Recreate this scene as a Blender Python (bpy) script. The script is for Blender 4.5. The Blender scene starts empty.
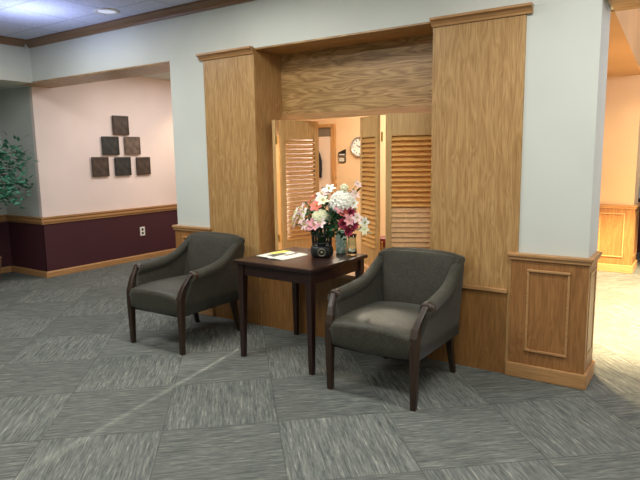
import bpy, bmesh, math, random
from mathutils import Matrix, Vector
random.seed(7)
C = bpy.context.collection
sc = bpy.context.scene
sc.view_settings.view_transform = 'Standard'
sc.view_settings.look = 'None'
sc.view_settings.exposure = 0.0

# ------------------------------------------------------------------ materials
def lin(r, g, b):
    f = lambda v: (v/255/12.92) if v/255 <= .04045 else ((v/255+.055)/1.055)**2.4
    return (f(r), f(g), f(b), 1)

def newmat(name, rough=.6, spec=.4):
    m = bpy.data.materials.new(name); m.use_nodes = True
    nt = m.node_tree; b = nt.nodes['Principled BSDF']
    b.inputs['Roughness'].default_value = rough
    b.inputs['Specular IOR Level'].default_value = spec
    return m, nt, b

def mapped(nt, scale, rot=(0, 0, 0), coord='Object'):
    tc = nt.nodes.new('ShaderNodeTexCoord'); mp = nt.nodes.new('ShaderNodeMapping')
    mp.inputs['Scale'].default_value = scale; mp.inputs['Rotation'].default_value = rot
    nt.links.new(tc.outputs[coord], mp.inputs['Vector'])
    return mp.outputs['Vector']

def noise(nt, vec, scale, detail=3, rough=.5, dist=0):
    n = nt.nodes.new('ShaderNodeTexNoise')
    n.inputs['Scale'].default_value = scale; n.inputs['Detail'].default_value = detail
    n.inputs['Roughness'].default_value = rough; n.inputs['Distortion'].default_value = dist
    nt.links.new(vec, n.inputs['Vector'])
    return n.outputs['Fac']

def ramp(nt, fac, stops):
    r = nt.nodes.new('ShaderNodeValToRGB'); e = r.color_ramp.elements
    while len(e) < len(stops): e.new(.5)
    for el, (p, c) in zip(e, stops): el.position = p; el.color = c
    nt.links.new(fac, r.inputs['Fac'])
    return r.outputs['Color']

def mixc(nt, fac, a, b, mode='MIX'):
    n = nt.nodes.new('ShaderNodeMix'); n.data_type = 'RGBA'; n.blend_type = mode
    for s, v in ((n.inputs[0], fac), (n.inputs[6], a), (n.inputs[7], b)):
        if hasattr(v, 'is_output'): nt.links.new(v, s)
        else: s.default_value = v
    return n.outputs[2]

def math_(nt, op, a, b=0.0):
    n = nt.nodes.new('ShaderNodeMath'); n.operation = op
    for s, v in ((n.inputs[0], a), (n.inputs[1], b)):
        if hasattr(v, 'is_output'): nt.links.new(v, s)
        else: s.default_value = v
    return n.outputs[0]

def bump(nt, b, h, strength=.2, dist=.01):
    n = nt.nodes.new('ShaderNodeBump'); n.inputs['Strength'].default_value = strength
    n.inputs['Distance'].default_value = dist
    nt.links.new(h, n.inputs['Height']); nt.links.new(n.outputs['Normal'], b.inputs['Normal'])

def paint(name, col, rough=.7, var=.06, bscale=180):
    m, nt, b = newmat(name, rough, .3)
    v = mapped(nt, (1, 1, 1))
    f = noise(nt, v, 1.3, 2)
    d = tuple(c*(1-var) for c in col[:3])+(1,)
    u = tuple(min(1, c*(1+var)) for c in col[:3])+(1,)
    nt.links.new(ramp(nt, f, [(.3, d), (.7, u)]), b.inputs['Base Color'])
    bump(nt, b, noise(nt, v, bscale, 2), .12, .003)
    return m

def plain(name, col, rough=.5, metal=0, spec=.4, var=.1, scale=30):
    m, nt, b = newmat(name, rough, spec)
    v = mapped(nt, (1, 1, 1)); f = noise(nt, v, scale, 2)
    nt.links.new(ramp(nt, f, [(.3, tuple(c*(1-var) for c in col[:3])+(1,)), (.7, tuple(min(1, c*(1+var)) for c in col[:3])+(1,))]), b.inputs['Base Color'])
    b.inputs['Metallic'].default_value = metal
    return m

def oak(name, light, dark, axis='z', rough=.38, spec=.45, k=1.9, cath=.40):
    """Oak veneer: broad cathedral figure stretched along the grain axis + fine pores."""
    m, nt, b = newmat(name, rough, spec)
    a = {'x': (0, 0), 'y': (1, 0), 'z': (2, 0)}[axis][0]
    s1 = [9*k]*3; s1[a] = 1.1*k
    s2 = [210]*3; s2[a] = 9
    s3 = [80]*3; s3[a] = 4
    v1 = mapped(nt, s1); v2 = mapped(nt, s2); v3 = mapped(nt, s3)
    n1 = noise(nt, v1, 1, 2, .5, .6)
    rings = math_(nt, 'FRACT', math_(nt, 'MULTIPLY', n1, 7.0))
    tri = math_(nt, 'ABSOLUTE', math_(nt, 'SUBTRACT', rings, .5))
    tri = math_(nt, 'MULTIPLY', tri, 2.0)
    n2 = noise(nt, v2, 1, 2); n3 = noise(nt, v3, 1, 3)
    f = math_(nt, 'ADD', math_(nt, 'MULTIPLY', tri, cath*.5), math_(nt, 'MULTIPLY', n3, .75-cath*.5))
    f = math_(nt, 'ADD', f, math_(nt, 'MULTIPLY', n2, .25))
    col = ramp(nt, f, [(.25, dark), (.5, tuple((x+y)/2 for x, y in zip(light, dark))), (.72, light)])
    nt.links.new(col, b.inputs['Base Color'])
    bump(nt, b, n2, .08, .002)
    return m

def carpet():
    m, nt, b = newmat('carpet_tiles', .95, .1)
    tc = nt.nodes.new('ShaderNodeTexCoord')
    sub = nt.nodes.new('ShaderNodeVectorMath'); sub.operation = 'SUBTRACT'
    sub.inputs[1].default_value = (-2.863, 2.458, 0)
    nt.links.new(tc.outputs['Object'], sub.inputs[0])
    rot = nt.nodes.new('ShaderNodeVectorRotate'); rot.rotation_type = 'Z_AXIS'
    rot.inputs['Angle'].default_value = math.radians(-42.5)
    nt.links.new(sub.outputs[0], rot.inputs['Vector'])
    sep = nt.nodes.new('ShaderNodeSeparateXYZ'); nt.links.new(rot.outputs[0], sep.inputs[0])
    T = .64
    u = math_(nt, 'DIVIDE', sep.outputs[0], T); w = math_(nt, 'DIVIDE', sep.outputs[1], T)
    fu = math_(nt, 'FLOOR', u); fw = math_(nt, 'FLOOR', w)
    par = math_(nt, 'FLOORED_MODULO', math_(nt, 'ADD', fu, fw), 2.0)
    cid = nt.nodes.new('ShaderNodeCombineXYZ'); nt.links.new(fu, cid.inputs[0]); nt.links.new(fw, cid.inputs[1])
    wn = nt.nodes.new('ShaderNodeTexWhiteNoise'); wn.noise_dimensions = '3D'
    nt.links.new(cid.outputs[0], wn.inputs['Vector'])
    # streak coordinates: across (fine) and along (long), swapped tile by tile
    def pick(a, c):
        return math_(nt, 'ADD', math_(nt, 'MULTIPLY', a, par), math_(nt, 'MULTIPLY', c, math_(nt, 'SUBTRACT', 1.0, par)))
    al = pick(sep.outputs[1], sep.outputs[0]); ac = pick(sep.outputs[0], sep.outputs[1])
    rnd = math_(nt, 'MULTIPLY', wn.outputs['Value'], 17.0)
    cv = nt.nodes.new('ShaderNodeCombineXYZ')
    nt.links.new(math_(nt, 'MULTIPLY', ac, 88.0), cv.inputs[0])
    nt.links.new(math_(nt, 'MULTIPLY', al, 5.5), cv.inputs[1]); nt.links.new(rnd, cv.inputs[2])
    s1 = noise(nt, cv.outputs[0], 1, 2, .6)
    cv2 = nt.nodes.new('ShaderNodeCombineXYZ')
    nt.links.new(math_(nt, 'MULTIPLY', ac, 150.0), cv2.inputs[0])
    nt.links.new(math_(nt, 'MULTIPLY', al, 18.0), cv2.inputs[1]); nt.links.new(rnd, cv2.inputs[2])
    s2 = noise(nt, cv2.outputs[0], 1, 2, .6)
    f = math_(nt, 'ADD', math_(nt, 'MULTIPLY', s1, .62), math_(nt, 'MULTIPLY', s2, .38))
    col = ramp(nt, f, [(.32, lin(70, 74, 72)), (.48, lin(96, 99, 96)), (.60, lin(114, 116, 111)), (.74, lin(158, 157, 148))])
    tv = math_(nt, 'ADD', math_(nt, 'MULTIPLY', wn.outputs['Value'], .12), .94)
    tv = math_(nt, 'MULTIPLY', tv, math_(nt, 'ADD', math_(nt, 'MULTIPLY', par, .10), .94))
    mul = nt.nodes.new('ShaderNodeMix'); mul.data_type = 'RGBA'; mul.blend_type = 'MULTIPLY'
    mul.inputs[0].default_value = 1
    nt.links.new(col, mul.inputs[6])
    cc = nt.nodes.new('ShaderNodeCombineColor')
    for i in range(3): nt.links.new(tv, cc.inputs[i])
    nt.links.new(cc.outputs[0], mul.inputs[7])
    # seams
    def edge(x):
        fr = math_(nt, 'FRACT', x); return math_(nt, 'ABSOLUTE', math_(nt, 'SUBTRACT', fr, .5))
    e = math_(nt, 'MAXIMUM', edge(u), edge(w))
    seam = math_(nt, 'GREATER_THAN', e, .494)
    out = mixc(nt, math_(nt, 'MULTIPLY', seam, .35), mul.outputs[2], lin(50, 50, 48))
    nt.links.new(out, b.inputs['Base Color'])
    bump(nt, b, f, .5, .006)
    return m

def ceiling_mat():
    m, nt, b = newmat('ceiling_tiles', .9, .1)
    tc = nt.nodes.new('ShaderNodeTexCoord'); sep = nt.nodes.new('ShaderNodeSeparateXYZ')
    nt.links.new(tc.outputs['Object'], sep.inputs[0])
    def edge(x, o):
        fr = math_(nt, 'FRACT', math_(nt, 'DIVIDE', math_(nt, 'ADD', x, o), .6)); return math_(nt, 'ABSOLUTE', math_(nt, 'SUBTRACT', fr, .5))
    e = math_(nt, 'MAXIMUM', edge(sep.outputs[0], 100.1), edge(sep.outputs[1], 100.3))
    g = math_(nt, 'GREATER_THAN', e, .478)
    n = noise(nt, mapped(nt, (1, 1, 1)), 90, 3)
    base = ramp(nt, n, [(.35, lin(196, 200, 214)), (.6, lin(220, 224, 236))])
    nt.links.new(mixc(nt, math_(nt, 'MULTIPLY', g, .35), base, lin(150, 155, 170)), b.inputs['Base Color'])
    bump(nt, b, n, .2, .004)
    return m

def fabric(name, c1, c2, rough=.75):
    m, nt, b = newmat(name, rough, .35)
    v = mapped(nt, (1, 1, 1))
    vo = nt.nodes.new('ShaderNodeTexVoronoi'); vo.inputs['Scale'].default_value = 95
    nt.links.new(v, vo.inputs['Vector'])
    f = math_(nt, 'ADD', math_(nt, 'MULTIPLY', vo.outputs['Distance'], .7), math_(nt, 'MULTIPLY', noise(nt, v, 14, 3), .5))
    nt.links.new(ramp(nt, f, [(.3, c1), (.8, c2)]), b.inputs['Base Color'])
    b.inputs['Sheen Weight'].default_value = .08
    bump(nt, b, vo.outputs['Distance'], .25, .003)
    return m

def emis(name, col, s):
    m, nt, b = newmat(name, .5)
    b.inputs['Base Color'].default_value = col
    b.inputs['Emission Color'].default_value = col; b.inputs['Emission Strength'].default_value = s
    return m

M = {}
M['white'] = paint('wall_paint_pale_grey', lin(203, 206, 199))
M['grey'] = paint('wall_paint_grey', lin(196, 200, 196))
M['pink'] = paint('wall_paint_blush', lin(232, 216, 210))
M['maroon'] = paint('wall_paint_maroon', lin(70, 37, 44), .55)
M['tan'] = paint('wall_paint_tan', lin(232, 200, 160))
M['soffit_warm_lit'] = paint('soffit_paint_warm_lit', lin(206, 162, 116))  # pale soffit paint with the hall's warm light put into its colour
M['oak_v'] = oak('oak_vertical', lin(190, 153, 102), lin(144, 104, 58), 'z')
M['oak_h'] = oak('oak_horizontal', lin(190, 154, 102), lin(136, 100, 56), 'x', k=1.5, cath=.75)
M['oak_w'] = oak('oak_wainscot', lin(164, 116, 68), lin(124, 82, 44), 'z')
M['oak_low'] = oak('oak_lower_panel', lin(152, 108, 60), lin(114, 76, 38), 'z')
M['oak_crown_shaded'] = oak('oak_crown_shaded', lin(150, 116, 84), lin(118, 88, 62), 'x', cath=.2)  # trim oak darkened in colour for the shade on the backlit crown
M['oak_trim'] = oak('oak_trim', lin(188, 144, 96), lin(152, 110, 68), 'x', cath=.2)
M['oak_trim_y'] = oak('oak_trim_side', lin(188, 144, 96), lin(152, 110, 68), 'y', cath=.2)
M['oak_trim_v'] = oak('oak_trim_upright', lin(206, 160, 106), lin(168, 120, 70), 'z', cath=.2)
M['shutter'] = oak('pine_shutter', lin(206, 170, 116), lin(172, 132, 80), 'z', cath=.25)
M['louver'] = oak('pine_louver', lin(216, 168, 100), lin(180, 126, 66), 'x', cath=.2)
M['carpet'] = carpet()
M['ceil'] = ceiling_mat()
M['espresso'] = oak('espresso_wood', lin(50, 29, 24), lin(30, 17, 15), 'x', .3, .5, cath=.3)
M['walnut'] = oak('walnut_chair_wood', lin(58, 42, 30), lin(34, 24, 17), 'z', .35, .45, cath=.2)
M['fab'] = fabric('charcoal_green_fabric', lin(34, 33, 26), lin(54, 52, 41))
M['fab_worn'] = fabric('charcoal_green_seat_fabric', lin(38, 37, 29), lin(60, 58, 46), .5)
M['under'] = plain('black_dust_cover', lin(30, 30, 30), .9)
M['whiteplastic'] = plain('white_plastic', lin(232, 230, 224), .35, var=.02)
M['dark'] = plain('dark_slot', lin(30, 28, 28), .5)
M['brass'] = plain('brass', lin(214, 176, 96), .3, .9)
M['blackmetal'] = plain('black_painted_metal', lin(26, 30, 30), .4, .3, .5)
M['bronze'] = plain('aged_bronze', lin(112, 108, 92), .4, .7)
M['mint'], _nt, _b = newmat('mint_glaze', .25, .5)
_vo = _nt.nodes.new('ShaderNodeTexVoronoi'); _vo.inputs['Scale'].default_value = 42
_nt.links.new(mapped(_nt, (1, 1, 1)), _vo.inputs['Vector'])
_nt.links.new(ramp(_nt, _vo.outputs['Distance'], [(.30, lin(246, 252, 246)), (.60, lin(176, 220, 202))]), _b.inputs['Base Color'])
M['tile_a'] = plain('plaque_umber', lin(78, 68, 62), .45, .35, .5, .35, 14)
M['tile_b'] = plain('plaque_slate', lin(58, 60, 60), .45, .35, .5, .35, 14)
M['tile_c'] = plain('plaque_taupe', lin(112, 98, 88), .45, .35, .5, .35, 14)
M['leaf'] = plain('ficus_leaf', lin(72, 132, 108), .5, 0, .4, .4, 9)
M['bark'] = plain('bark', lin(96, 78, 60), .9, var=.3)
M['pot'] = plain('woven_pot', lin(110, 82, 56), .8, var=.3, scale=60)
M['stem'] = plain('stem_green', lin(54, 92, 50), .6, var=.3)
M['foliage'] = plain('bouquet_leaf', lin(44, 92, 62), .55, var=.35, scale=20)
M['pet_white'] = plain('white_petal', lin(250, 248, 238), .6, var=.04)
M['pet_cream'] = plain('cream_petal', lin(240, 240, 206), .6, var=.06)
M['pet_pink'] = plain('pink_petal', lin(226, 158, 166), .6, var=.15)
M['pet_rose'] = plain('rose_petal', lin(176, 66, 92), .6, var=.2)
M['pet_coral'] = plain('coral_petal', lin(222, 120, 104), .6, var=.15)
M['pet_blush'] = plain('blush_petal', lin(246, 222, 220), .6, var=.05)
M['centre'] = plain('flower_centre', lin(196, 190, 90), .7, var=.2)
M['paper'] = plain('paper', lin(206, 204, 194), .5, var=.03)
M['silver'] = plain('silver_rim', lin(186, 184, 180), .3, .6)
M['face'] = plain('clock_face', lin(240, 238, 234), .4, var=.02)
M['coat'] = plain('dark_cloth', lin(40, 36, 36), .9, var=.2)
M['doorpaint'] = paint('door_paint', lin(232, 212, 196), .5)
M['transom'] = plain('transom_pane', lin(122, 112, 100), .2, 0, .5, .1, 3)
M['redbox'] = plain('dark_red_card', lin(120, 34, 40), .5, var=.1)
M['lens'] = emis('downlight_lens', lin(220, 225, 235), .5)
M['lens_warm'] = emis('troffer_lens', lin(245, 248, 255), 3.0)

# ------------------------------------------------------------------ mesh helpers
class MB:
    def __init__(s): s.v = []; s.f = []
    def add(s, vs, fs):
        o = len(s.v); s.v += [tuple(v) for v in vs]; s.f += [tuple(i+o for i in f) for f in fs]; return s
    def box(s, x0, x1, y0, y1, z0, z1, mtx=None):
        vs = [Vector((x, y, z)) for x in (x0, x1) for y in (y0, y1) for z in (z0, z1)]
        if mtx: vs = [mtx @ v for v in vs]
        return s.add(vs, [(0, 1, 3, 2), (4, 6, 7, 5), (0, 4, 5, 1), (2, 3, 7, 6), (0, 2, 6, 4), (1, 5, 7, 3)])
    def loft(s, rings, close=True, caps=True):
        n = len(rings[0]); vs = [v for r in rings for v in r]; fs = []
        for i in range(len(rings)-1):
            for j in range(n if close else n-1):
                k = (j+1) % n
                fs.append((i*n+j, i*n+k, (i+1)*n+k, (i+1)*n+j))
        if caps:
            fs.append(tuple(range(n-1, -1, -1))); fs.append(tuple((len(rings)-1)*n+j for j in range(n)))
        return s.add(vs, fs)
    def prism(s, poly, axis, a, b):
        """extrude 2D polygon along axis ('x': poly=(y,z); 'y': (x,z); 'z': (x,y))"""
        def P(p, t): return {'x': (t, p[0], p[1]), 'y': (p[0], t, p[1]), 'z': (p[0], p[1], t)}[axis]
        return s.loft([[P(p, a) for p in poly], [P(p, b) for p in poly]])
    def tube(s, pts, rad, n=8, caps=True):
        pts = [Vector(p) for p in pts]; rings = []
        rad = rad if isinstance(rad, (list, tuple)) else [rad]*len(pts)
        for i, p in enumerate(pts):
            t = (pts[min(i+1, len(pts)-1)]-pts[max(i-1, 0)]).normalized()
            u = t.cross(Vector((0, 0, 1))); u = u.normalized() if u.length > 1e-3 else Vector((1, 0, 0))
            w = t.cross(u)
            rings.append([p+rad[i]*(math.cos(2*math.pi*k/n)*u+math.sin(2*math.pi*k/n)*w) for k in range(n)])
        return s.loft(rings, True, caps)
    def lathe(s, prof, c=(0, 0, 0), n=24, axis='z'):
        rings = []
        for r, h in prof:
            ring = []
            for k in range(n):
                a = 2*math.pi*k/n; x, y = r*math.cos(a), r*math.sin(a)
                ring.append({'z': (c[0]+x, c[1]+y, c[2]+h), 'y': (c[0]+x, c[1]+h, c[2]+y), 'x': (c[0]+h, c[1]+x, c[2]+y)}[axis])
            rings.append(ring)
        return s.loft(rings)
    def build(s, name, mat, parent=None, bevel=0, smooth=False, subsurf=0, loc=None):
        me = bpy.data.meshes.new(name); me.from_pydata(s.v, [], s.f); me.update()
        bm = bmesh.new(); bm.from_mesh(me); bmesh.ops.recalc_face_normals(bm, faces=bm.faces)
        bm.to_mesh(me); bm.free()
        o = bpy.data.objects.new(name, me); C.objects.link(o)
        me.materials.append(M[mat] if isinstance(mat, str) else mat)
        if parent: o.parent = parent
        if loc: o.location = loc
        if smooth:
            for p in me.polygons: p.use_smooth = True
        if bevel:
            b = o.modifiers.new('bevel', 'BEVEL'); b.width = bevel; b.segments = 2; b.limit_method = 'ANGLE'
            b.angle_limit = math.radians(35)
        if subsurf:
            b = o.modifiers.new('sub', 'SUBSURF'); b.levels = subsurf; b.render_levels = subsurf
        return o

def tag(o, label, cat, group=None, kind=None):
    o['label'] = label; o['category'] = cat
    if group: o['group'] = group
    if kind: o['kind'] = kind
    return o

def thing(name, label, cat, loc=(0, 0, 0), rotz=0, group=None):
    o = bpy.data.objects.new(name, None); C.objects.link(o)
    o.empty_display_size = .1
    o.location = loc; o.rotation_euler = (0, 0, rotz)
    return tag(o, label, cat, group)

def struct(name, mb, mat, label, cat, bevel=0):
    return tag(mb.build(name, mat, bevel=bevel), label, cat, kind='structure')

def copy_tree(o, parent=None):
    c = o.copy(); C.objects.link(c)
    if parent: c.parent = parent
    for ch in list(o.children): copy_tree(ch, c)
    return c

# ------------------------------------------------------------------ the setting
Y0, YB = 3.83, 4.26            # front and back of the main wall
SOF, CEIL = 2.378, 2.84        # soffit and raised ceiling heights
XC = -.592                     # right end of the right column
XL0, XL1 = -4.285, -3.84       # left white column
PL0, PL1 = -3.84, -3.25        # left oak pilaster
PR0, PR1 = -1.65, -1.03        # right oak pilaster
YN = 4.19                      # back face of the niche
YC = 4.14                     # back of the right column
YO = 6.4; XO = -4.95           # office back wall and far left wall
XB = -6.62                     # beam that closes the raised ceiling on the left
XP = -6.95                     # blush wall

struct('floor', MB().box(-8.3, 3.6, -3.2, 10.2, -.1, 0), 'carpet', 'grey streaked carpet tiles laid in a quarter-turned diagonal pattern', 'floor')
struct('ceiling', MB().box(XB, 3.6, -3.2, Y0, CEIL, CEIL+.1), 'ceil', 'white tiled ceiling above the oak crown moulding', 'ceiling')
struct('ceiling_low', MB().box(-8.3, XP, -3.2, 4.1, SOF, SOF+.1), 'grey', 'lower grey ceiling over the plant corner at the far left', 'ceiling')
struct('ceiling_hall', MB().box(XP-.06, XL0+.1, YB, 7.6, 2.66, 2.76), 'white', 'ceiling of the passage in front of the blush wall', 'ceiling')
struct('ceiling_office', MB().box(XO, -1.25, YB, YO+.1, 2.5, 2.6), 'white', 'office ceiling seen through the shutters', 'ceiling')
# right hall: low soffit on the left of a skewed edge, raised ceiling beyond
struct('ceiling_side', MB().prism([(-2.6, YB), (-.597, YB), (-.753, 7.4), (-.80, 8.4), (-2.6, 8.4)], 'z', SOF, CEIL+.3), 'soffit_warm_lit', 'dropped soffit of the bright side hall on the right', 'ceiling')
struct('ceiling_side_raised', MB().box(-2.6, 3.6, YB, 10.2, CEIL+.02, CEIL+.12), 'white', 'raised ceiling of the side hall', 'ceiling')

# header over everything, its oak underside is a separate trim board
struct('wall_header', MB().box(XP, 3.6, Y0, YB, SOF+.012, CEIL+.1), 'white', 'long pale header running above the niche and both openings', 'wall')
struct('trim_1', MB().box(XP, XL0+.0, Y0+.002, YB-.002, SOF, SOF+.0115), 'oak_h', 'oak board under the header of the left opening', 'trim')
struct('trim_2', MB().box(PL1, PR0, Y0+.002, YN, SOF, SOF+.0115), 'oak_h', 'oak board on the niche ceiling between the two pilasters', 'trim')
struct('trim_3', MB().box(XC, 3.6, Y0+.002, YB-.002, SOF, SOF+.0115), 'oak_h', 'oak board under the header at the top right corner', 'trim')
struct('wall_beam', MB().box(XP, XB, -3.2, Y0, SOF, CEIL+.1), 'white', 'pale beam turning toward the viewer at upper left', 'wall')

# columns
struct('wall_left', MB().box(XL0, XL1, Y0, YB, 0, SOF+.0115), 'white', 'pale painted column left of the left oak pilaster', 'wall')
struct('wall_right', MB().box(PR1, XC-.012, Y0, YC, 0, SOF+.0115), 'white', 'wide pale painted column right of the right oak pilaster', 'wall')

# oak pilasters (niche side returns included)
struct('wall_pilaster_left', MB().box(PL0, PL1, Y0-.012, YN+.06, 0, SOF), 'oak_v', 'tall oak pilaster behind the left armchair', 'pilaster', .003)
struct('wall_pilaster_right', MB().box(PR0, PR1, Y0-.012, YN+.06, 0, SOF), 'oak_v', 'tall oak pilaster behind the right armchair', 'pilaster', .003)
for nm, a, b, lb in (('trim_15', PL0+.002, PL1-.002, 'darker oak lower panel of the left pilaster'), ('trim_16', PR0+.002, -1.09, 'darker oak lower panel of the right pilaster under the narrow rail')):
    struct(nm, MB().box(a, b, Y0-.017, Y0-.0125, 0, .567), 'oak_low', lb, 'panel')
# crown on pilasters
def crown_profile(y, z, s=1.0):
    # stepped cove in (y,z), going out toward -y as it rises
    return [(y, z), (y-.010*s, z), (y-.014*s, z+.012*s), (y-.026*s, z+.026*s), (y-.040*s, z+.034*s), (y-.046*s, z+.036*s), (y-.046*s, z+.050*s), (y, z+.050*s)]
for nm, a, b, lb in (('trim_4', PL0-.035, PL1+.004, 'small oak crown moulding on top of the left pilaster'), ('trim_5', PR0-.004, PR1+.04, 'small oak crown moulding on top of the right pilaster')):
    struct(nm, MB().prism(crown_profile(Y0-.012, SOF-.034, 1.1), 'x', a, b), 'oak_trim', lb, 'trim')
# big crown along the ceiling
struct('trim_6', MB().prism(crown_profile(Y0, CEIL-.075, 1.5), 'x', XB+.0, 3.6), 'oak_crown_shaded', 'long oak crown moulding between header and ceiling', 'trim')
struct('trim_7', MB().prism([(XB-(y-0), z) for y, z in crown_profile(0, CEIL-.075, 1.5)], 'y', -3.2, Y0-.07), 'oak_crown_shaded', 'oak crown moulding on the beam at upper left', 'trim')

# niche
struct('wall_niche_top', MB().box(PL1, PR0, YN, YN+.05, 1.83, SOF), 'oak_h', 'oak panel with arched grain above the shutters', 'wall')
struct('trim_8', MB().box(PL1, PR0, YN-.014, YN+.05, 1.812, 1.86), 'oak_trim', 'oak rail along the top of the shutter opening', 'trim')
struct('wall_niche_base', MB().box(PL1, PR0, Y0-.008, Y0+.06, 0, .525), 'oak_low', 'oak wall panel under the shutter opening behind the table', 'wall')
struct('trim_9', MB().box(PL1, PR0, Y0+.06, 4.75, .52, .553), 'oak_trim', 'oak sill counter passing under the shutters', 'sill')
struct('trim_10', MB().box(PL1, PR0, Y0-.03, Y0+.06, .525, .558), 'oak_trim', 'oak nosing along the front of the sill', 'trim', .004)
struct('trim_11', MB().box(PR0, -1.088, Y0-.034, Y0-.012, .565, .592), 'oak_trim', 'narrow oak rail across the right pilaster', 'trim', .004)

# column wainscots: panel, framed moulding, cap and base as one clad pier each
def wainscot(idx, x0, x1, label, y0, y1, cap=.845, left=True, right=True, mats=('oak_w', 'oak_trim')):
    yf = y0-.022
    r = struct('wainscot_'+idx, MB().box(x0, x1, yf, y1, 0, cap-.03), mats[0], label, 'wainscot', .002)
    e = .022
    MB().box(x0-e, x1+e, yf-e, y1+e, cap-.024, cap).build('cap', mats[1], r, .006)
    MB().box(x0-e*.6, x1+e*.6, yf-e*.6, y1+e*.6, cap-.046, cap-.024).build('cap_moulding', mats[1], r, .005)
    MB().box(x0-.016, x1+.016, yf-.016, y1+.016, 0, .098).build('baseboard', mats[1], r, .006)
    w = .017; a, b, lo, hi = x0+.105, x1-.105, .19, cap-.1
    m = MB()
    m.box(a, b, yf-.014, yf, lo, lo+w).box(a, b, yf-.014, yf, hi-w, hi)
    m.box(a, a+w, yf-.010, yf, lo+w, hi-w).box(b-w, b, yf-.010, yf, lo+w, hi-w)
    m.build('panel_moulding', mats[1], r, .004)
    if right:
        ya, yb = yf+.045, y1-.045; m = MB(); X = x1
        m.box(X, X+.005, ya, yb, lo, lo+w).box(X, X+.005, ya, yb, hi-w, hi)
        m.box(X, X+.004, ya, ya+w, lo+w, hi-w).box(X, X+.004, yb-w, yb, lo+w, hi-w)
        m.build('side_moulding', mats[1], r, .002)
    return r
wainscot('right', -1.068, XC+.0, 'oak wainscot with raised frame around the right column', Y0, YC-.03)
wainscot('left', XL0-.02, XL1-.001, 'oak wainscot around the left column behind the left armchair', Y0, YB, right=False)

# left passage
struct('wall_blush', MB().box(XP-.06, XP, 4.0, 7.6, 0, 2.68), 'pink', 'blush painted wall carrying six square plaques', 'wall')
struct('wall_far_left', MB().box(-7.78, XP-.06, 4.0, 4.3, 0, SOF), 'grey', 'shaded grey wall behind the ficus', 'wall')
struct('wall_side_left', MB().box(-8.0, -7.78, -3.2, 4.3, 0, SOF), 'grey', 'grey wall at the left picture edge', 'wall')
struct('wall_hall_end', MB().box(XP-.06, XO+.1, 7.6, 7.7, 0, 2.7), 'pink', 'end wall of the left passage', 'wall')
# maroon dado + rail + base on these walls
struct('wall_dado_left', MB().box(XP, XP+.006, 4.0-.006, 7.6, 0, .69), 'maroon', 'maroon dado under the blush wall', 'wall')
struct('wall_dado_far', MB().box(-7.78, XP+.006, 4.0-.006, 4.0, 0, .69), 'maroon', 'maroon dado behind the ficus', 'wall')
struct('wall_dado_side', MB().box(-7.78, -7.774, -3.2, 4.0-.006, 0, .69), 'maroon', 'maroon dado at the left picture edge', 'wall')
def rail_prof(s): return [(0, 0), (.012*s, 0), (.014*s, .02), (.026*s, .03), (.026*s, .05), (.016*s, .058), (.03*s, .072), (.03*s, .092), (0, .092)]
def along_y(name, prof, x, sgn, z, y0, y1, mat, lb, cat):
    struct(name, MB().prism([(x+sgn*p, z+q) for p, q in prof], 'y', y0, y1), mat, lb, cat)
def along_x(name, prof, y, z, x0, x1, mat, lb, cat):
    struct(name, MB().prism([(y-p, z+q) for p, q in prof], 'x', x0, x1), mat, lb, cat)
bprof = [(0, 0), (.016, 0), (.016, .062), (.008, .078), (0, .078)]
along_y('trim_12', rail_prof(1), XP+.006, 1, .682, 3.97, 7.6, 'oak_trim_y', 'oak chair rail between blush wall and maroon dado', 'trim')
along_x('trim_13', rail_prof(1), 4.0-.006, .682, -7.775, XP+.035, 'oak_trim', 'oak chair rail behind the ficus', 'trim')
along_y('trim_14', rail_prof(1), -7.774, 1, .682, -3.2, 3.96, 'oak_trim_y', 'oak chair rail at the left picture edge', 'trim')
along_y('baseboard_left', bprof, XP+.006, 1, 0, 3.98, 7.6, 'oak_trim_y', 'oak baseboard under the maroon dado', 'baseboard')
along_x('baseboard_far', bprof, 4.0-.006, 0, -7.775, XP+.02, 'oak_trim', 'oak baseboard behind the ficus', 'baseboard')
along_y('baseboard_side', bprof, -7.774, 1, 0, -3.2, 3.97, 'oak_trim_y', 'oak baseboard at the left picture edge', 'baseboard')

# office behind the shutters

struct('wall_office_left', MB().box(XL0, XL0+.1, YB, 5.0, 0, 2.66), 'tan', 'short left wall of the office', 'wall')
struct('wall_office_jog', MB().box(XO, XL0+.1, 5.0, 5.1, 0, 2.66), 'tan', 'office wall turning behind the left column', 'wall')
struct('wall_office_side', MB().box(XO, XO+.1, 5.1, 7.6, 0, 2.66), 'tan', 'office wall beside the passage', 'wall')
struct('wall_office_right', MB().box(-1.35, -1.25, YB, 8.3, 0, 2.9), 'tan', 'right wall of the office', 'wall')
struct('wall_office_back', MB().box(XO+.1, -1.35, YO, YO+.1, 0, 2.66), 'tan', 'tan back wall of the office seen between the shutters', 'wall')
struct('wall_office_inner_left', MB().box(PL0, PL1, YN+.06, YB, 0, SOF), 'tan', 'office side of the left pilaster', 'wall')
struct('wall_office_inner_right', MB().box(PR0, -1.25, YN+.06, YB, 0, SOF), 'tan', 'office side of the right pilaster', 'wall')
struct('wall_office_lintel', MB().box(PL1, PR0, YN+.05, YB, 1.83, SOF+.011), 'tan', 'office side of the panel above the shutters', 'wall')

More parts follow.
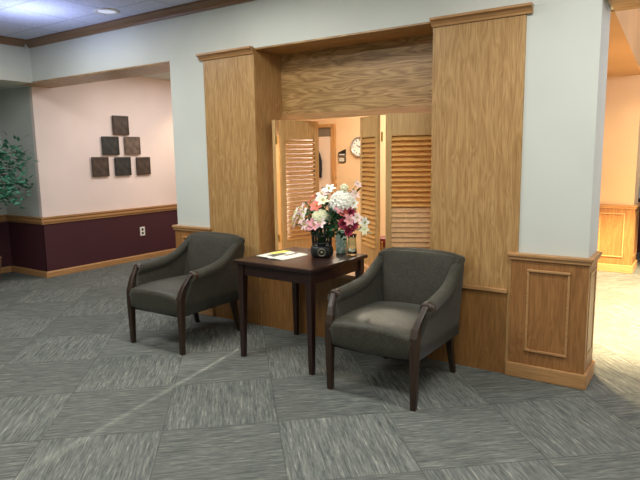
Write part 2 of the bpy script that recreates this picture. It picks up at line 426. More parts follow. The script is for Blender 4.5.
# right hall
struct('wall_right_end', MB().box(3.5, 3.6, -3.2, 10.2, 0, 3.1), 'white', 'side wall out of frame on the right', 'wall')
struct('wall_right_far', MB().box(-2.6, 3.6, 9.6, 9.7, .8, 3.1), 'grey', 'grey far wall of the side hall', 'wall')
struct('wall_right_far_dado', MB().box(-2.6, 3.6, 9.59, 9.7, 0, .8), 'maroon', 'dark maroon dado of the far wall in the side hall', 'wall')
struct('wall_right_pier', MB().box(-1.25, -.775, 7.9, 8.35, 0, SOF), 'tan', 'bright tan column at the end of the side hall', 'wall')
wainscot('far', -1.25, -.755, 'honey oak wainscot on the distant column in the side hall', 7.9, 8.35, cap=.84)
# behind the camera
struct('wall_back', MB().box(-8.3, 3.6, -3.3, -3.2, 0, 3.0), 'white', 'wall behind the viewer', 'wall')

# ------------------------------------------------------------------ shutters
def panel_matrix(p, q):
    d = Vector((q[0]-p[0], q[1]-p[1], 0)); L = d.length; a = math.atan2(d.y, d.x)
    return Matrix.Translation((p[0], p[1], 0)) @ Matrix.Rotation(a, 4, 'Z'), L
ZB, ZT = .582, 1.80
def shutter_panel(p, q, root, closed_low=False, room=-1, st=.046, tilt=44, hw=.026):
    m, L = panel_matrix(p, q); T = .028
    f = MB()
    f.box(0, .046, -T/2, T/2, ZB, ZT, m).box(L-st, L, -T/2, T/2, ZB, ZT, m)
    lo, hi = ZB+.17, ZT-.165
    f.box(.046, L-st, -T/2+.002, T/2-.002, ZB, lo, m).box(.046, L-st, -T/2+.002, T/2-.002, hi, ZT, m)
    o = f.build('shutter_panel', 'shutter', root, .002)
    n = 23; pitch = (hi-lo)/n
    for half in ([0, 1] if closed_low else [2]):
        l = MB()
        for i in range(n):
            low = i < 9
            if half != 2 and low != (half == 0): continue
            z = lo+(i+.5)*pitch
            ang = math.radians(tilt if not (closed_low and low) else 72)
            t = m @ Matrix.Translation((0, 0, z)) @ Matrix.Rotation(-room*-ang, 4, 'X')
            l.box(.044, L-st+.002, -hw, hw, -.0035, .0035, t)
        lo_ = l.build('louvers', 'louver', o)
    return o
def shutter_pair(label, jamb, apex, tip, closed_low):
    # points are plan corners; panels separated by a small hinge gap at the apex
    r = thing('bifold_shutter', label, 'shutter', (0, 0, 0), 0, 'louvered bifold shutters in the niche')
    (a1, a2) = apex
    shutter_panel(jamb, a1, r, closed_low, room=1 if jamb[0] < a1[0] else -1, st=.046 if closed_low else .10)
    shutter_panel(a2, tip, r, False, room=1 if a2[0] < tip[0] else -1, tilt=52 if closed_low else 40, hw=.030 if closed_low else .024)
    hx, hy = (a1[0]+a2[0])/2, (a1[1]+a2[1])/2
    for z in (.78, 1.63):
        h = MB(); h.tube([(hx, hy-.004, z-.035), (hx, hy-.004, z+.035)], .007, 10)
        h.build('hinge', 'brass', r)
    return r
shutter_pair('folded louvered shutter pair standing against the left pilaster', (-3.225, 4.20), ((-3.14, 3.925), (-3.105, 3.965)), (-2.965, 4.335), False)
shutter_pair('folded louvered shutter pair standing beside the right pilaster', (-1.70, 4.125), ((-2.075, 3.945), (-2.165, 4.0)), (-2.455, 4.24), True)

# ------------------------------------------------------------------ office things
d = MB().box(-4.80, -4.145, YO-.022, YO-.002, 0, 1.735).build('door_1', 'doorpaint')
tag(d, 'pale office door with a dark pane above it, seen between the shutters', 'door', kind='structure')
f = MB()
f.box(-4.145, -4.088, YO-.04, YO, 0, 1.852).box(-4.85, -4.80, YO-.04, YO, 0, 1.852).box(-4.85, -4.088, YO-.04, YO, 1.852, 1.895)
f.build('door_frame', 'oak_trim_v', d)
MB().box(-4.80, -4.145, YO-.016, YO-.002, 1.735, 1.852).build('transom', 'transom', d)
m = MB(); m.tube([(-4.21, YO-.022, .86), (-4.21, YO-.06, .86)], .012).tube([(-4.21, YO-.06, .86), (-4.31, YO-.06, .86)], .01)
m.build('door_handle', 'silver', d)

# dark jacket on a hook on the door
jx, jz = -4.375, 1.58
j = thing('hanging_jacket', 'dark narrow jacket hanging on the office door', 'jacket', (jx, YO-.022, 1.2))
m = MB(); rings = []
for z, w, t in ((0, .085, .05), (.10, .09, .055), (.22, .085, .05), (.31, .06, .045), (.37, .02, .03)):
    rings.append([(w*math.cos(a)*1.0+.008*math.sin(9*a+z*7), -t/2-.004+(t/2)*math.sin(a), z) for a in [2*math.pi*k/20 for k in range(20)]])
m.loft(rings); m.build('body', 'coat', j, smooth=True)
m = MB(); m.tube([(0, 0, .41), (0, -.03, .41), (0, -.035, .43)], .006); m.build('hook', 'silver', j)

# roof-shaped wall sign with a small framed picture below
w = thing('wall_plaque', 'small black plaque with slanted top and framed panel below, on office wall', 'plaque', (-3.993, YO, 1.40))
m = MB().prism([(-.055, .08), (.055, .08), (.055, .165), (.045, .165), (-.055, .125)], 'y', -.02, -.001); m.build('house_panel', 'dark', w, .002)
m = MB().box(-.04, .045, -.024, -.02, .088, .108); m.build('stripe', 'paper', w)
m = MB().box(-.05, .05, -.018, -.001, 0, .07); m.build('picture_frame', 'dark', w)
m = MB().box(-.04, .04, -.021, -.018, .01, .06); m.build('picture', 'paper', w)

# clock
k = thing('wall_clock', 'round white wall clock with silver rim on the office wall', 'clock', (-3.73, YO, 1.592))
m = MB().lathe([(.128, -.001), (.130, -.02), (.122, -.034), (.108, -.030), (.106, -.012), (.106, -.001)], n=40, axis='y'); m.build('rim', 'silver', k, smooth=True)
m = MB().lathe([(.107, -.013), (.107, -.006)], n=40, axis='y'); m.build('dial', 'face', k)
for q in range(12):
    MB().box(-.004, .004, -.016, -.013, .078, .096, Matrix.Rotation(q*math.pi/6, 4, 'Y')).build('hour_mark', 'dark', k)
m = MB().box(-.004, .004, -.019, -.016, -.01, .05, Matrix.Rotation(math.radians(-60), 4, 'Y')); m.build('hour_hand', 'dark', k)
m = MB().box(-.003, .003, -.021, -.019, -.01, .078, Matrix.Rotation(math.radians(48), 4, 'Y')); m.build('minute_hand', 'dark', k)

# wooden letter tray on the sill
lt = thing('letter_tray', 'low wooden letter tray on the sill behind the bouquet', 'tray', (-2.30, 4.47, .553), math.radians(8))
m = MB().box(-.16, .16, -.11, .11, 0, .012).box(-.16, .16, .10, .11, .012, .15).box(-.16, -.15, -.11, .10, .012, .15).box(.15, .16, -.11, .10, .012, .15)
m.build('tray_body', 'oak_trim', lt)
MB().box(-.15, .15, -.11, .10, .075, .084).build('shelf', 'oak_trim', lt)
rb = MB().box(-.12, .12, -.09, .09, 0, .07).build('file_box', 'redbox', loc=(-2.30, 4.47, .553+.150), bevel=.004)
tag(rb, 'dark red flat box lying on the wooden letter tray', 'box')

# ------------------------------------------------------------------ passage things
def plaque(y, z, w, h, mat, label):
    m = MB(); n = 10; rings = []
    # shallow pillowed square of metal-look wood, standing off the wall
    t = .022
    m.box(0, t, -w/2, w/2, -h/2, h/2)
    o = m.build('square_plaque', mat, bevel=.006, loc=(XP+.012, y, z))
    MB().box(-.011, 0, -w*.35, w*.35, -h*.35, h*.35).build('mount', 'dark', o)
    r = MB()
    for s in (-1, 1): r.box(t, t+.004, -w*.42, w*.42, s*h*.40-.004, s*h*.40+.004)
    for s in (-1, 1): r.box(t, t+.004, s*w*.42-.004, s*w*.42+.004, -h*.40, h*.40)
    r.build('raised_border', mat, o)
    return tag(o, label, 'plaque', 'square plaques in a pyramid on the blush wall')
plaque(5.240, 1.950, .262, .262, 'tile_a', 'dark brown square plaque alone at the top of the pyramid')
plaque(5.052, 1.667, .272, .252, 'tile_b', 'slate grey square plaque at left of the pyramid\'s middle row')
plaque(5.418, 1.670, .268, .252, 'tile_c', 'lightest taupe square plaque at right of the pyramid\'s middle row')
plaque(4.870, 1.383, .262, .266, 'tile_a', 'square plaque at the left end of the pyramid\'s bottom row')
plaque(5.235, 1.380, .268, .258, 'tile_b', 'square plaque in the middle of the pyramid\'s bottom row')
plaque(5.590, 1.378, .248, .256, 'tile_a', 'square plaque at the right end of the pyramid\'s bottom row')

o = MB().box(0, .006, -.043, .043, -.065, .065).build('wall_outlet', 'whiteplastic', loc=(XP+.0062, 5.514, .42), bevel=.003)
tag(o, 'white double power outlet on the maroon dado', 'outlet')
for s in (-1, 1):
    MB().box(.006, .0085, -.017, .017, s*.027-.017, s*.027+.017).build('socket', 'dark' , o, bevel=.002)

# recessed ceiling light
r = thing('recessed_ceiling_light', 'small round recessed light in the ceiling near the crown moulding', 'ceiling light', (-4.73, 3.50, CEIL))
MB().lathe([(.115, 0), (.115, -.008), (.09, -.014), (.078, -.004), (.078, 0)], n=32).build('trim_ring', 'whiteplastic', r, smooth=True)
MB().lathe([(.078, -.0005), (.078, -.006)], n=32).build('lens', 'lens', r)

# ficus tree in the corner, pot and most of the crown out of frame
ft = thing('ficus_tree', 'green leafy ficus tree reaching in at the left picture edge', 'plant', (-7.16, 3.34, 0), 0)
MB().lathe([(.15, 0), (.19, .30), (.20, .33), (.175, .33), (.165, .29), (.0, .29)], n=24).build('pot', 'pot', ft, smooth=False)
tr = MB(); rs = random.Random(3); tips = []
tr.tube([(0, 0, .25), (.02, .02, .7), (-.02, .0, 1.05), (.02, .05, 1.4)], [.022, .02, .018, .012])
for i in range(22):
    a = rs.uniform(-1.9, 1.1) if i % 4 else rs.uniform(1.2, 4.2); z0 = rs.uniform(1.0, 1.45); L = rs.uniform(.34, .62) if math.cos(a) > .2 else rs.uniform(.22, .34)
    p0 = Vector((0, 0, z0)); p1 = p0+Vector((math.cos(a)*L*.5, math.sin(a)*L*.5, .14)); p2 = p0+Vector((math.cos(a)*L, math.sin(a)*L, rs.uniform(.0, .25)))
    tr.tube([p0, p1, p2], [.009, .006, .003], 6); tips += [(p0+p1)/2, p1, (p1+p2)/2, p2]
tr.build('trunk', 'bark', ft, smooth=True)
lf = MB()
def leaf(mb, p, L, w, rs, droop=.3):
    a = rs.uniform(0, 6.28); e = rs.uniform(-.9, .5); rr = rs.uniform(-.8, .8)
    mt = Matrix.Translation(p) @ Matrix.Rotation(a, 4, 'Z') @ Matrix.Rotation(e, 4, 'Y') @ Matrix.Rotation(rr, 4, 'X')
    pts = [(0, 0, 0), (L*.35, w, .004), (L*.7, w*.7, -.01*droop), (L, 0, -.1*L), (L*.7, -w*.7, -.01*droop), (L*.35, -w, .004)]
    mb.add([mt @ Vector(q) for q in pts], [(0, 1, 2, 3), (0, 3, 4, 5)])
for i in range(1700):
    t = rs.choice(tips)
    leaf(lf, t+Vector((max(-.12, min(.12, rs.gauss(0, .06))), max(-.12, min(.12, rs.gauss(0, .06))), rs.gauss(-.03, .09))), rs.uniform(.06, .10), rs.uniform(.016, .025), rs)
lf.build('foliage', 'leaf', ft)

# ------------------------------------------------------------------ armchairs
def lerp(a, b, t): return a+(b-a)*t
def interp(pts, t):
    for (t0, v0), (t1, v1) in zip(pts, pts[1:]):
        if t <= t1:
            u = (t-t0)/(t1-t0); u = u*u*(3-2*u) if False else u
            return v0+(v1-v0)*u
    return pts[-1][1]

def make_chair(label, loc, rotz):
    t = thing('armchair', label, 'armchair', loc, rotz, 'matching upholstered armchairs beside the table')
    # seat: crowned cushion with upholstered front apron
    m = MB(); rings = []
    N = 14
    for i in range(N+1):
        u = -1+2*i/N; x = .268*u
        bow = .022*(1-u*u)                      # front bows out, top crowns
        zt = .462+.022*(1-u*u)-.006*abs(u)**6
        zb = .296-.010*(1-abs(u))+.006
        yf = -.352-bow*.6
        ring = [(x, .24, zb), (x, -.10, zb), (x, yf+.02, zb), (x, yf, zb+.012), (x, yf-.004, zb+.06), (x, yf-.008, zt-.045), (x, yf-.004, zt-.02), (x, yf+.018, zt-.004),
                (x, yf+.07, zt+.008), (x, -.15, zt+.016), (x, .05, zt+.012), (x, .24, zt)]
        rings.append(ring)
    m.loft(rings); m.build('seat', 'fab_worn', t, smooth=True)
    MB().box(-.25, .25, -.33, .30, .285, .30).build('dust_cover', 'under', t)
    # backrest: barrel shape, top slightly arched, rounded
    m = MB(); rings = []
    N = 18
    for i in range(N+1):
        u = -1+2*i/N; x = .290*u
        wing = .028*u*u
        top = .838-.022*abs(u)**3-.012*max(0, abs(u)-.85)/.15
        xx = x
        fy = lambda z: lerp(.215, .350, (z-.42)/(.83-.42))-wing
        by = lambda z: lerp(.315, .438, (z-.29)/(.83-.29))-wing*.7
        puff = .016*(1-u**4)
        ring = [(xx*.86, by(.29)-.07, .29), (xx*.86, fy(.42), .42), (xx*.90, fy(.52)-puff, .52), (xx*.94, fy(.65)-puff*.9, .65), (xx*.97, fy(.75)-puff*.5, .75), (xx*.98, fy(top)-.006, top-.022),
                (xx*.98, fy(top)+.012, top-.004), (xx*.98, (fy(top)+by(top))/2, top+.003), (xx*.98, by(top)-.012, top-.004), (xx*.98, by(top), top-.022), (xx*.96, by(.65), .65), (xx*.90, by(.48), .48), (xx*.86, by(.29), .29)]
        rings.append(ring)
    m.loft(rings); m.build('backrest', 'fab', t, smooth=True)
    m = MB(); rings = []; N = 16
    for i in range(N+1):
        u = -1+2*i/N; ring = []
        e = (1-abs(u)**5)
        for q, z in enumerate((.44, .47, .55, .65, .74, .80, .822, .828)):
            hw = lerp(.205, .262, (z-.44)/(.83-.44)); x = hw*u
            wing = .028*(x/.29)**2; fy = lerp(.215, .350, (z-.42)/(.83-.42))-wing
            zz = z-.020*abs(x/.29)**3 if q > 4 else z
            pr = (.012, .022, .036, .036, .030, .020, .008, -.006)[q]*(.35+.65*e)
            ring.append((x, fy-pr, zz))
        for q, z in enumerate((.82, .72, .58, .44)):
            hw = lerp(.205, .262, (z-.44)/(.83-.44)); x = hw*u
            ring.append((x, lerp(.215, .350, (z-.42)/(.83-.42))+.02-.028*(x/.29)**2, z-(.02*abs(x/.29)**3 if q == 0 else 0)))
        rings.append(ring)
    m.loft(rings); m.build('back_cushion', 'fab', t, smooth=True)
    # piping-free arms: upholstered side panel with a rolled top that sweeps up into the back
    prof = [(0, .634), (.12, .636), (.30, .646), (.46, .660), (.58, .682), (.70, .722), (.80, .766), (.90, .797), (1.0, .815)]
    for s in (-1, 1):
        m = MB(); rings = []
        N = 26
        for i in range(N+1):
            u = i/N
            zt = interp(prof, u)
            yb, yt = lerp(-.325, .315, u), lerp(-.222, .410, u)
            def Y(z): return lerp(yb, yt, max(0, min(1, (z-.42)/(.64-.42))))
            rw = lerp(.044, .030, max(0, (u-.45)/.55))     # roll radius
            cx = lerp(.303, .262, u)
            ring = []
            # outer face up
            for x, z in ((.292, .296), (.294, .40), (cx+.020, zt-.12), (cx+.022, zt-.085)): ring.append((x, z))
            for a in range(-50, 231, 28):
                an = math.radians(a); ring.append((cx+rw*math.cos(an), zt-rw+rw*math.sin(an)))
            for x, z in ((cx-.028, zt-.09), (.232, .46), (.232, .40), (.24, .296)): ring.append((x, z))
            rings.append([(s*x, Y(z), z) for x, z in ring])
        m.loft(rings); m.build('arm', 'fab', t, smooth=True)
        # front leg running up as a curved wooden arm facing
        path = [(-.340, 0, .276, .017), (-.338, .20, .278, .021), (-.337, .33, .278, .024), (-.335, .44, .278, .024), (-.322, .49, .281, .021), (-.298, .54, .290, .018), (-.262, .588, .300, .016), (-.240, .612, .304, .018)]
        m = MB(); rings = []
        for y, z, x, w in path:
            dpt = w*1.0 if z < .45 else w*.9
            rings.append([(s*(x-w), y-dpt, z), (s*(x+w), y-dpt, z), (s*(x+w), y+dpt, z+ (0 if z < .45 else .012)), (s*(x-w), y+dpt, z+(0 if z < .45 else .012))])
        m.loft(rings)
        g = m.build('front_leg', 'walnut', t, bevel=.005)
        m = MB().lathe([(.0, -.026), (.026, -.026), (.038, -.020), (.043, -.010), (.043, .012), (.0, .012)], (s*.304, -.222, .594), 24, 'y')
        m.build('arm_scroll', 'walnut', g, smooth=True)
        # raked rear leg
        m = MB(); rings = []
        for y, z, x, w in ((.292, .32, .235, .024), (.302, .24, .237, .022), (.325, .12, .241, .019), (.356, 0, .246, .016)):
            rings.append([(s*(x-w), y-w, z), (s*(x+w), y-w, z), (s*(x+w), y+w, z), (s*(x-w), y+w, z)])
        m.loft(rings); m.build('rear_leg', 'walnut', t, bevel=.004)
    return t
make_chair('dark upholstered armchair left of the table, in front of the left pilaster', (-3.562, 3.240, 0), math.radians(1)).scale = (1.035, 1, 1)
make_chair('dark upholstered armchair right of the table with a lit worn seat', (-1.660, 3.302, 0), math.radians(-.5)).scale = (1.065, 1, 1)

# ------------------------------------------------------------------ table
TZ = .745
tb = thing('side_table', 'dark espresso square wooden table between the two armchairs', 'table', (-2.512, 3.436, 0), math.radians(-2.2))
MB().box(-.36, .36, -.360, .360, TZ-.028, TZ).build('tabletop', 'espresso', tb, .006)
for sx, sy in ((-1, -1), (1, -1), (-1, 1), (1, 1)):
    m = MB(); x, y = sx*.315, sy*.310; rings = []
    for z, w in ((TZ-.028, .026), (TZ-.13, .026), (0, .017)):
        ox, oy = x+sx*(.026-w), y+sy*(.026-w)
        rings.append([(ox-w, oy-w, z), (ox+w, oy-w, z), (ox+w, oy+w, z), (ox-w, oy+w, z)])
    m.loft(rings); m.build('leg', 'espresso', tb, .003)
for a in range(4):
    mt = Matrix.Rotation(a*math.pi/2, 4, 'Z'); L = .289 if a % 2 == 0 else .284; q = .322 if a % 2 == 0 else .327
    MB().box(-L, L, -q, -q+.02, TZ-.115, TZ-.028, mt).build('apron', 'espresso', tb)

# magazine
mg = thing('magazine', 'open white magazine with yellow and dark pictures lying on the table', 'magazine', (-2.660, 3.395, TZ), math.radians(-5))
def sheet(w0, w1, d, z0, hump, n=12):
    m = MB(); vs = []; fs = []
    for i in range(n+1):
        u = i/n; x = lerp(w0, w1, u); z = z0+hump*math.sin(math.pi*min(1, u*1.0))*.6+ (hump*.5*(1-u))
        vs += [(x, -d, z), (x, d, z)]
    for i in range(n): fs.append((2*i, 2*i+2, 2*i+3, 2*i+1))
    return vs, fs
for nm, w0, w1, hp in (('left_page', 0, -.135, .008), ('right_page', 0, .130, .006)):
    m = MB(); N = 12; rings = []
    for i in range(N+1):
        u = i/N; x = lerp(w0, w1, u); z = .004+hp*math.sin(math.pi*u**.7)
        if nm == 'left_page': z += .008*max(0, u-.6)/.4
        rings.append([(x, -.145, .0006+(z-.004)*.9), (x, .145, .0006+(z-.004)*.9), (x, .145, z), (x, -.145, z)])
    m.loft(rings); pg = m.build(nm, 'paper', mg, smooth=False)
    def patch(name, u0, u1, y0, y1, mat):
        p = MB(); vs = []; fs = []; K = 6
        for i in range(K+1):
            u = lerp(u0, u1, i/K); x = lerp(w0, w1, u); z = .005+hp*math.sin(math.pi*max(0, u)**.7)
            if nm == 'left_page': z += .008*max(0, u-.6)/.4
            vs += [(x, y0, z), (x, y1, z)]
        for i in range(K): fs.append((2*i, 2*i+2, 2*i+3, 2*i+1))
        p.add(vs, fs).build(name, mat, pg)
    if nm == 'left_page':
        patch('yellow_picture', .35, .95, -.02, .15, plain('yellow_print', lin(216, 206, 92), .5, var=.1))
        patch('dark_picture', .05, .55, -.10, .06, plain('dark_print', lin(64, 70, 66), .5, var=.4, scale=25))
    else:
        patch('dark_picture', .05, .45, -.02, .13, plain('grey_print', lin(86, 84, 78), .5, var=.4, scale=25))
        patch('text_block', .55, .9, -.13, .13, plain('pale_print', lin(206, 202, 192), .5, var=.06, scale=60))

# ------------------------------------------------------------------ planter, jar, vase, bouquet
BX, BY = -2.385, 3.520
pl = thing('metal_planter', 'dark metal planter with openwork top and ring emblem, under the bouquet', 'planter', (BX, BY, TZ), math.radians(32))
m = MB(); rings = []
for z, a, b in ((0, .066, .052), (.010, .080, .062), (.040, .088, .068), (.070, .084, .064), (.088, .074, .056), (.088, .06, .045)):
    rings.append([(a*math.cos(q), b*math.sin(q), z) for q in [2*math.pi*k/28 for k in range(28)]])
m.loft(rings); m.build('bowl', 'blackmetal', pl, smooth=True)
m = MB(); n = 20
R0, r0 = .026, .006; rg = []
for i in range(n+1):
    a = 2*math.pi*i/n
    rg.append([((R0+r0*math.cos(q))*math.cos(a), -.071+r0*math.sin(q), .042+(R0+r0*math.cos(q))*math.sin(a)) for q in [2*math.pi*k/8 for k in range(8)]])
m.loft(rg, caps=False); m.lathe([(.012, -.004), (.012, .006)], (0, -.071, .042), 16, 'y')
m.build('ring_emblem', 'bronze', pl, smooth=True)
m = MB(); NP = 9
for k in range(NP):
    q = 2*math.pi*k/NP+.2
    m.tube([(.068*math.cos(q), .052*math.sin(q), .084), (.070*math.cos(q), .055*math.sin(q), .15), (.078*math.cos(q), .062*math.sin(q), .225)], .0075, 8)
for z, sc_ in ((.105, .069), (.160, .071), (.225, .080)):
    m.tube([(sc_*math.cos(2*math.pi*i/28), sc_*.79*math.sin(2*math.pi*i/28), z) for i in range(29)], .007, 8, False)
m.build('openwork_frame', 'blackmetal', pl, smooth=True)

jr = thing('glazed_jar', 'mint green patterned jar standing right of the dark planter', 'jar', (-2.345, 3.730, TZ))
MB().lathe([(.0, 0), (.036, 0), (.044, .012), (.046, .13), (.042, .150), (.034, .158), (.034, .172), (.028, .172), (.026, .02), (0, .02)], n=28).build('body', 'mint', jr, smooth=True)
vs_ = thing('glass_vase', 'small clear glass vase behind the mint jar at the table edge', 'vase', (-2.225, 3.690, TZ))
gm, nt, b = newmat('clear_glass', .03, .5); b.inputs['Transmission Weight'].default_value = 1; b.inputs['IOR'].default_value = 1.45
b.inputs['Base Color'].default_value = lin(226, 238, 232)
M['glass'] = gm
MB().lathe([(0, 0), (.034, 0), (.038, .01), (.034, .07), (.030, .13), (.036, .16), (.033, .16), (.027, .13), (.031, .07), (.034, .014), (0, .014)], n=28).build('vessel', 'glass', vs_, smooth=True)

bq = thing('flower_bouquet', 'artificial bouquet of white, pink and rose flowers above the dark planter', 'flowers', (BX, BY, TZ+.19))
rf = random.Random(11)
def petal(mb, mt, L, w, curl, cup=.15):
    pts = []; N = 5
    for i in range(N+1):
        u = i/N; ww = w*math.sin(math.pi*(.12+.86*u))**.8 if i < N else w*.12
        z = curl*L*u*u; x = L*u
        pts += [(x, -ww, z+cup*ww), (x, 0, z-.0), (x, ww, z+cup*ww)]
    fs = []
    for i in range(N):
        a = 3*i
        fs += [(a, a+3, a+4, a+1), (a+1, a+4, a+5, a+2)]
    mb.add([mt @ Vector(p) for p in pts], fs)
def lily(c, dirv, size, mat, centre='centre', n=6):
    q = Vector(dirv).normalized().to_track_quat('Z', 'Y').to_matrix().to_4x4()
    base = Matrix.Translation(c) @ q
    m = MB()
    for i in range(n):
        mt = base @ Matrix.Rotation(2*math.pi*i/n+rf.uniform(-.1, .1), 4, 'Z') @ Matrix.Rotation(-rf.uniform(.25, .6), 4, 'Y')
        petal(m, mt, size*rf.uniform(.9, 1.05), size*.30, -.25)
    o = m.build('lily', mat, bq, smooth=True)
    s = MB()
    for i in range(5):
        a = 2*math.pi*i/5; e = base @ Vector((math.cos(a)*size*.16, math.sin(a)*size*.16, size*.5))
        s.tube([c, e], size*.03, 5)
    s.build('stamen', centre, o)
    return o
def rose(c, dirv, size, mat):
    q = Vector(dirv).normalized().to_track_quat('Z', 'Y').to_matrix().to_4x4(); base = Matrix.Translation(c) @ q
    m = MB()
    for ring, (n, el, L) in enumerate(((8, .35, 1.0), (7, .75, .85), (5, 1.15, .65), (4, 1.4, .5))):
        for i in range(n):
            mt = base @ Matrix.Rotation(2*math.pi*i/n+ring*.4, 4, 'Z') @ Matrix.Rotation(-el, 4, 'Y')
            petal(m, mt, size*L, size*.38, .25, .35)
    return m.build('rose', mat, bq, smooth=True)
def cluster(c, size, mat, n=70, name='hydrangea'):
    m = MB()
    for i in range(n):
        z = 1-2*(i+.5)/n; a = i*2.39996; r = math.sqrt(1-z*z)
        d = Vector((r*math.cos(a), r*math.sin(a), z*.85+.1)); p = Vector(c)+d*size*.78
        q = d.normalized().to_track_quat('Z', 'Y').to_matrix().to_4x4(); base = Matrix.Translation(p) @ q @ Matrix.Rotation(rf.uniform(0, 1.5), 4, 'Z')
        for k in range(4):
            petal(m, base @ Matrix.Rotation(k*math.pi/2, 4, 'Z') @ Matrix.Rotation(-.25, 4, 'Y'), size*.34, size*.15, .1)
    return m.build(name, mat, bq, smooth=True)
heads = []
def P(x, y, z): return (x-BX, y-BY, z-(TZ+.19))
def add(fn, x, y, z, *a, **k):
    c = Vector(P(x, y, z)); heads.append(c)
    if fn is cluster: return cluster(c, *a, **k)
    d = Vector((c.x*1.2, c.y-.18, c.z*.5+.05))
    return fn(c, d, *a, **k)
W = [
 (cluster, -2.215, 3.54, 1.155, .098, 'pet_white', 90), (cluster, -2.375, 3.49, 1.045, .068, 'pet_cream'), (cluster, -2.195, 3.54, 1.262, .034, 'pet_cream', 30), (cluster, -2.30, 3.60, 1.12, .07, 'pet_white'),
 (lily, -2.385, 3.54, 1.205, .062, 'pet_blush'), (lily, -2.340, 3.56, 1.245, .055, 'pet_white'), (lily, -2.420, 3.56, 1.160, .06, 'pet_white'), (lily, -2.355, 3.50, 1.165, .05, 'pet_cream'),
 (lily, -2.395, 3.48, 1.125, .055, 'pet_coral'), (lily, -2.445, 3.52, 1.125, .045, 'pet_pink'),
 (lily, -2.540, 3.50, 1.100, .055, 'pet_blush'), (lily, -2.560, 3.48, 1.045, .060, 'pet_blush'), (lily, -2.620, 3.50, 1.020, .060, 'pet_white'), (lily, -2.600, 3.48, .985, .050, 'pet_blush'),
 (lily, -2.510, 3.46, 1.030, .058, 'pet_blush'), (lily, -2.480, 3.45, .990, .050, 'pet_blush'), (lily, -2.390, 3.44, .995, .055, 'pet_pink'), (lily, -2.345, 3.45, 1.01, .05, 'pet_blush'), (lily, -2.44, 3.44, .985, .05, 'pet_pink'), (lily, -2.575, 3.47, 1.075, .05, 'pet_white'), (lily, -2.50, 3.47, 1.075, .05, 'pet_white'),
 (rose, -2.190, 3.50, 1.090, .048, 'pet_coral'), (rose, -2.135, 3.52, 1.085, .044, 'pet_rose'), (lily, -2.200, 3.48, 1.12, .05, 'pet_pink'),
 (rose, -2.165, 3.46, 1.010, .050, 'pet_rose'), (rose, -2.105, 3.50, 1.000, .046, 'pet_rose'), (rose, -2.135, 3.48, .955, .044, 'pet_rose'), (lily, -2.11, 3.46, 1.04, .05, 'pet_pink'),
 (lily, -2.025, 3.52, 1.020, .050, 'pet_white'), (lily, -2.015, 3.50, .975, .045, 'pet_cream'), (lily, -2.07, 3.50, 1.055, .045, 'pet_blush'),
 (lily, -2.135, 3.58, 1.215, .045, 'pet_blush'), (lily, -2.11, 3.58, 1.285, .035, 'pet_blush'), (lily, -2.13, 3.55, 1.15, .05, 'pet_white'), (lily, -2.47, 3.58, 1.20, .04, 'pet_coral'), (lily, -2.51, 3.56, 1.155, .04, 'pet_coral'),
]
for w_ in W: add(*w_)
st = MB()
for c in heads:
    mid = Vector((c.x*.35, c.y*.3, c.z*.45)); root = Vector((rf.uniform(-.03, .03), rf.uniform(-.02, .02), -.10))
    st.tube([root, mid, c], [.003, .003, .0025], 6)
st.build('stems', 'stem', bq, smooth=True)
lv = MB()
for i in range(230):
    h = rf.choice(heads); t = rf.uniform(.35, 1.0)
    p = Vector((h.x*t, h.y*t+.02, max(.03, h.z*t)))+Vector((rf.gauss(0, .025), rf.gauss(.01, .02), rf.gauss(0, .03)))
    leaf(lv, p, rf.uniform(.045, .085), rf.uniform(.010, .018), rf)
for i in range(70):   # dark greenery hanging right of the planter
    p = Vector((rf.uniform(.07, .20), rf.uniform(-.04, .05), rf.uniform(-.02, .14)))
    leaf(lv, p, rf.uniform(.05, .085), rf.uniform(.010, .016), rf)
lv.build('leaves', 'foliage', bq)

# ------------------------------------------------------------------ lights
def area(name, loc, sx, sy, power, col, rot=(0, 0, 0)):
    l = bpy.data.lights.new(name, 'AREA'); l.shape = 'RECTANGLE'; l.size = sx; l.size_y = sy; l.energy = power; l.color = col[:3]
    o = bpy.data.objects.new(name, l); C.objects.link(o); o.location = loc; o.rotation_euler = rot
    return o
def spot(name, loc, power, col, size, blend=.6, rot=(0, 0, 0), rad=.06):
    l = bpy.data.lights.new(name, 'SPOT'); l.energy = power; l.color = col[:3]; l.spot_size = math.radians(size); l.spot_blend = blend; l.shadow_soft_size = rad
    o = bpy.data.objects.new(name, l); C.objects.link(o); o.location = loc; o.rotation_euler = rot
    return o
cool = (1.0, .99, .92); warm = (1.0, .78, .50)
for x, y, p in ((-5.2, 2.75, 29), (-2.9, 2.75, 29), (-.5, 2.75, 29), (1.9, 2.75, 24), (-3.6, 1.2, 40), (-.6, 1.2, 40), (-3.0, -1.2, 34), (0, -1.2, 34)):
    area('main_light', (x, y, CEIL-.02), 1.2, .4, p, cool)
area('ceiling_blue_fill', (-5.2, 3.0, 2.35), .3, .3, 7, (.50, .58, 1.0), (math.pi, 0, 0))  # added unseen lamp facing up, tints the ceiling blue
area('office_light', (-2.9, 5.3, 2.47), .6, 1.0, 66, (1.0, .90, .74))
def aim(loc, tgt): return (Vector(tgt)-Vector(loc)).to_track_quat('-Z', 'Y').to_euler()
spot('office_fill_spot', (-3.75, 5.6, 2.42), 120, (1, .88, .68), 34, .5, aim((-3.75, 5.6, 2.42), (-2.2, 3.6, .9)), .05)  # added spot aimed through the shutter opening to light the right seat
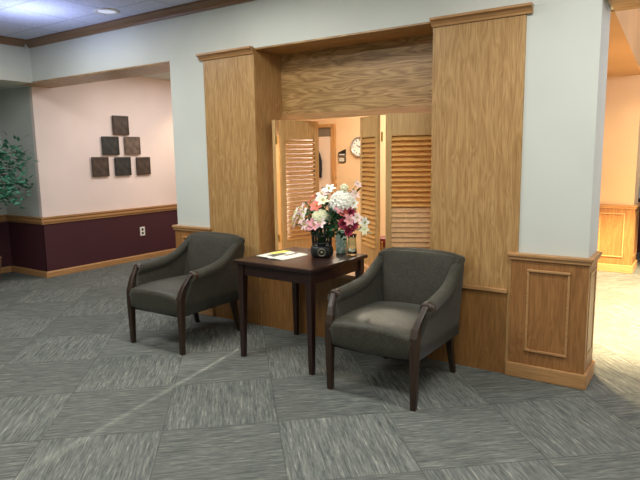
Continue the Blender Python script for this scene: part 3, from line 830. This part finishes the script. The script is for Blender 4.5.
spot('office_fill_spot', (-3.435, 5.7, 2.42), 1000, (1, .92, .76), 34, .5, aim((-3.435, 5.7, 2.42), (-3.12, 3.945, 1.05)), .02).scale = (.08, 1, 1)  # added slit-shaped spot through the hinge gap, makes the floor streak
spot('office_fill_spot', (-2.62, 5.5, 2.42), 150, (1, .92, .78), 40, .5, aim((-2.62, 5.5, 2.42), (-2.35, 3.6, 1.05)), .05)  # added spot that backlights the bouquet
area('passage_light', (-5.7, 5.6, 2.64), .9, 1.8, 36, (1, .97, .96))
spot('passage_downlight', (-6.3, 6.5, 2.62), 45, warm, 120)
spot('side_hall_downlight', (.6, 6.0, 2.82), 3600, (1, .77, .44), 74, .35, aim((.6, 6.0, 2.82), (-.30, 6.3, 0)))
spot('side_hall_downlight', (-.6, 7.2, 2.36), 20, (1, .80, .52), 150)
spot('side_hall_downlight', (-1.05, 4.75, 2.37), 520, (1, .77, .44), 80, .3, aim((-1.05, 4.75, 2.37), (.15, 5.3, 0)))
area('side_hall_cool_fill', (2.4, 6.0, 2.6), .6, 1.2, 80, (.84, .84, 1.0), (0, math.radians(80), 0))  # added unseen cool fill facing sideways, brightens the soffit's vertical edge
w = bpy.data.worlds.new('room_world'); sc.world = w; w.use_nodes = True
w.node_tree.nodes['Background'].inputs[0].default_value = (.75, .82, .9, 1); w.node_tree.nodes['Background'].inputs[1].default_value = .05

# ------------------------------------------------------------------ camera
f_, pitch, yaw, roll = 576.155, math.radians(8.4076), math.radians(34.2992), math.radians(-.8543)
fw = Vector((-math.sin(yaw)*math.cos(pitch), math.cos(yaw)*math.cos(pitch), -math.sin(pitch)))
rt = Vector((math.cos(yaw), math.sin(yaw), 0)); up = rt.cross(fw)
c_, s_ = math.cos(roll), math.sin(roll)
R_, U_ = c_*rt+s_*up, -s_*rt+c_*up
cam = bpy.data.cameras.new('camera'); cam.sensor_width = 36; cam.lens = f_*36/640; cam.clip_start = .05
co = bpy.data.objects.new('camera', cam); C.objects.link(co)
co.matrix_world = Matrix(((R_.x, U_.x, -fw.x, 0), (R_.y, U_.y, -fw.y, 0), (R_.z, U_.z, -fw.z, 1.5), (0, 0, 0, 1)))
sc.camera = co
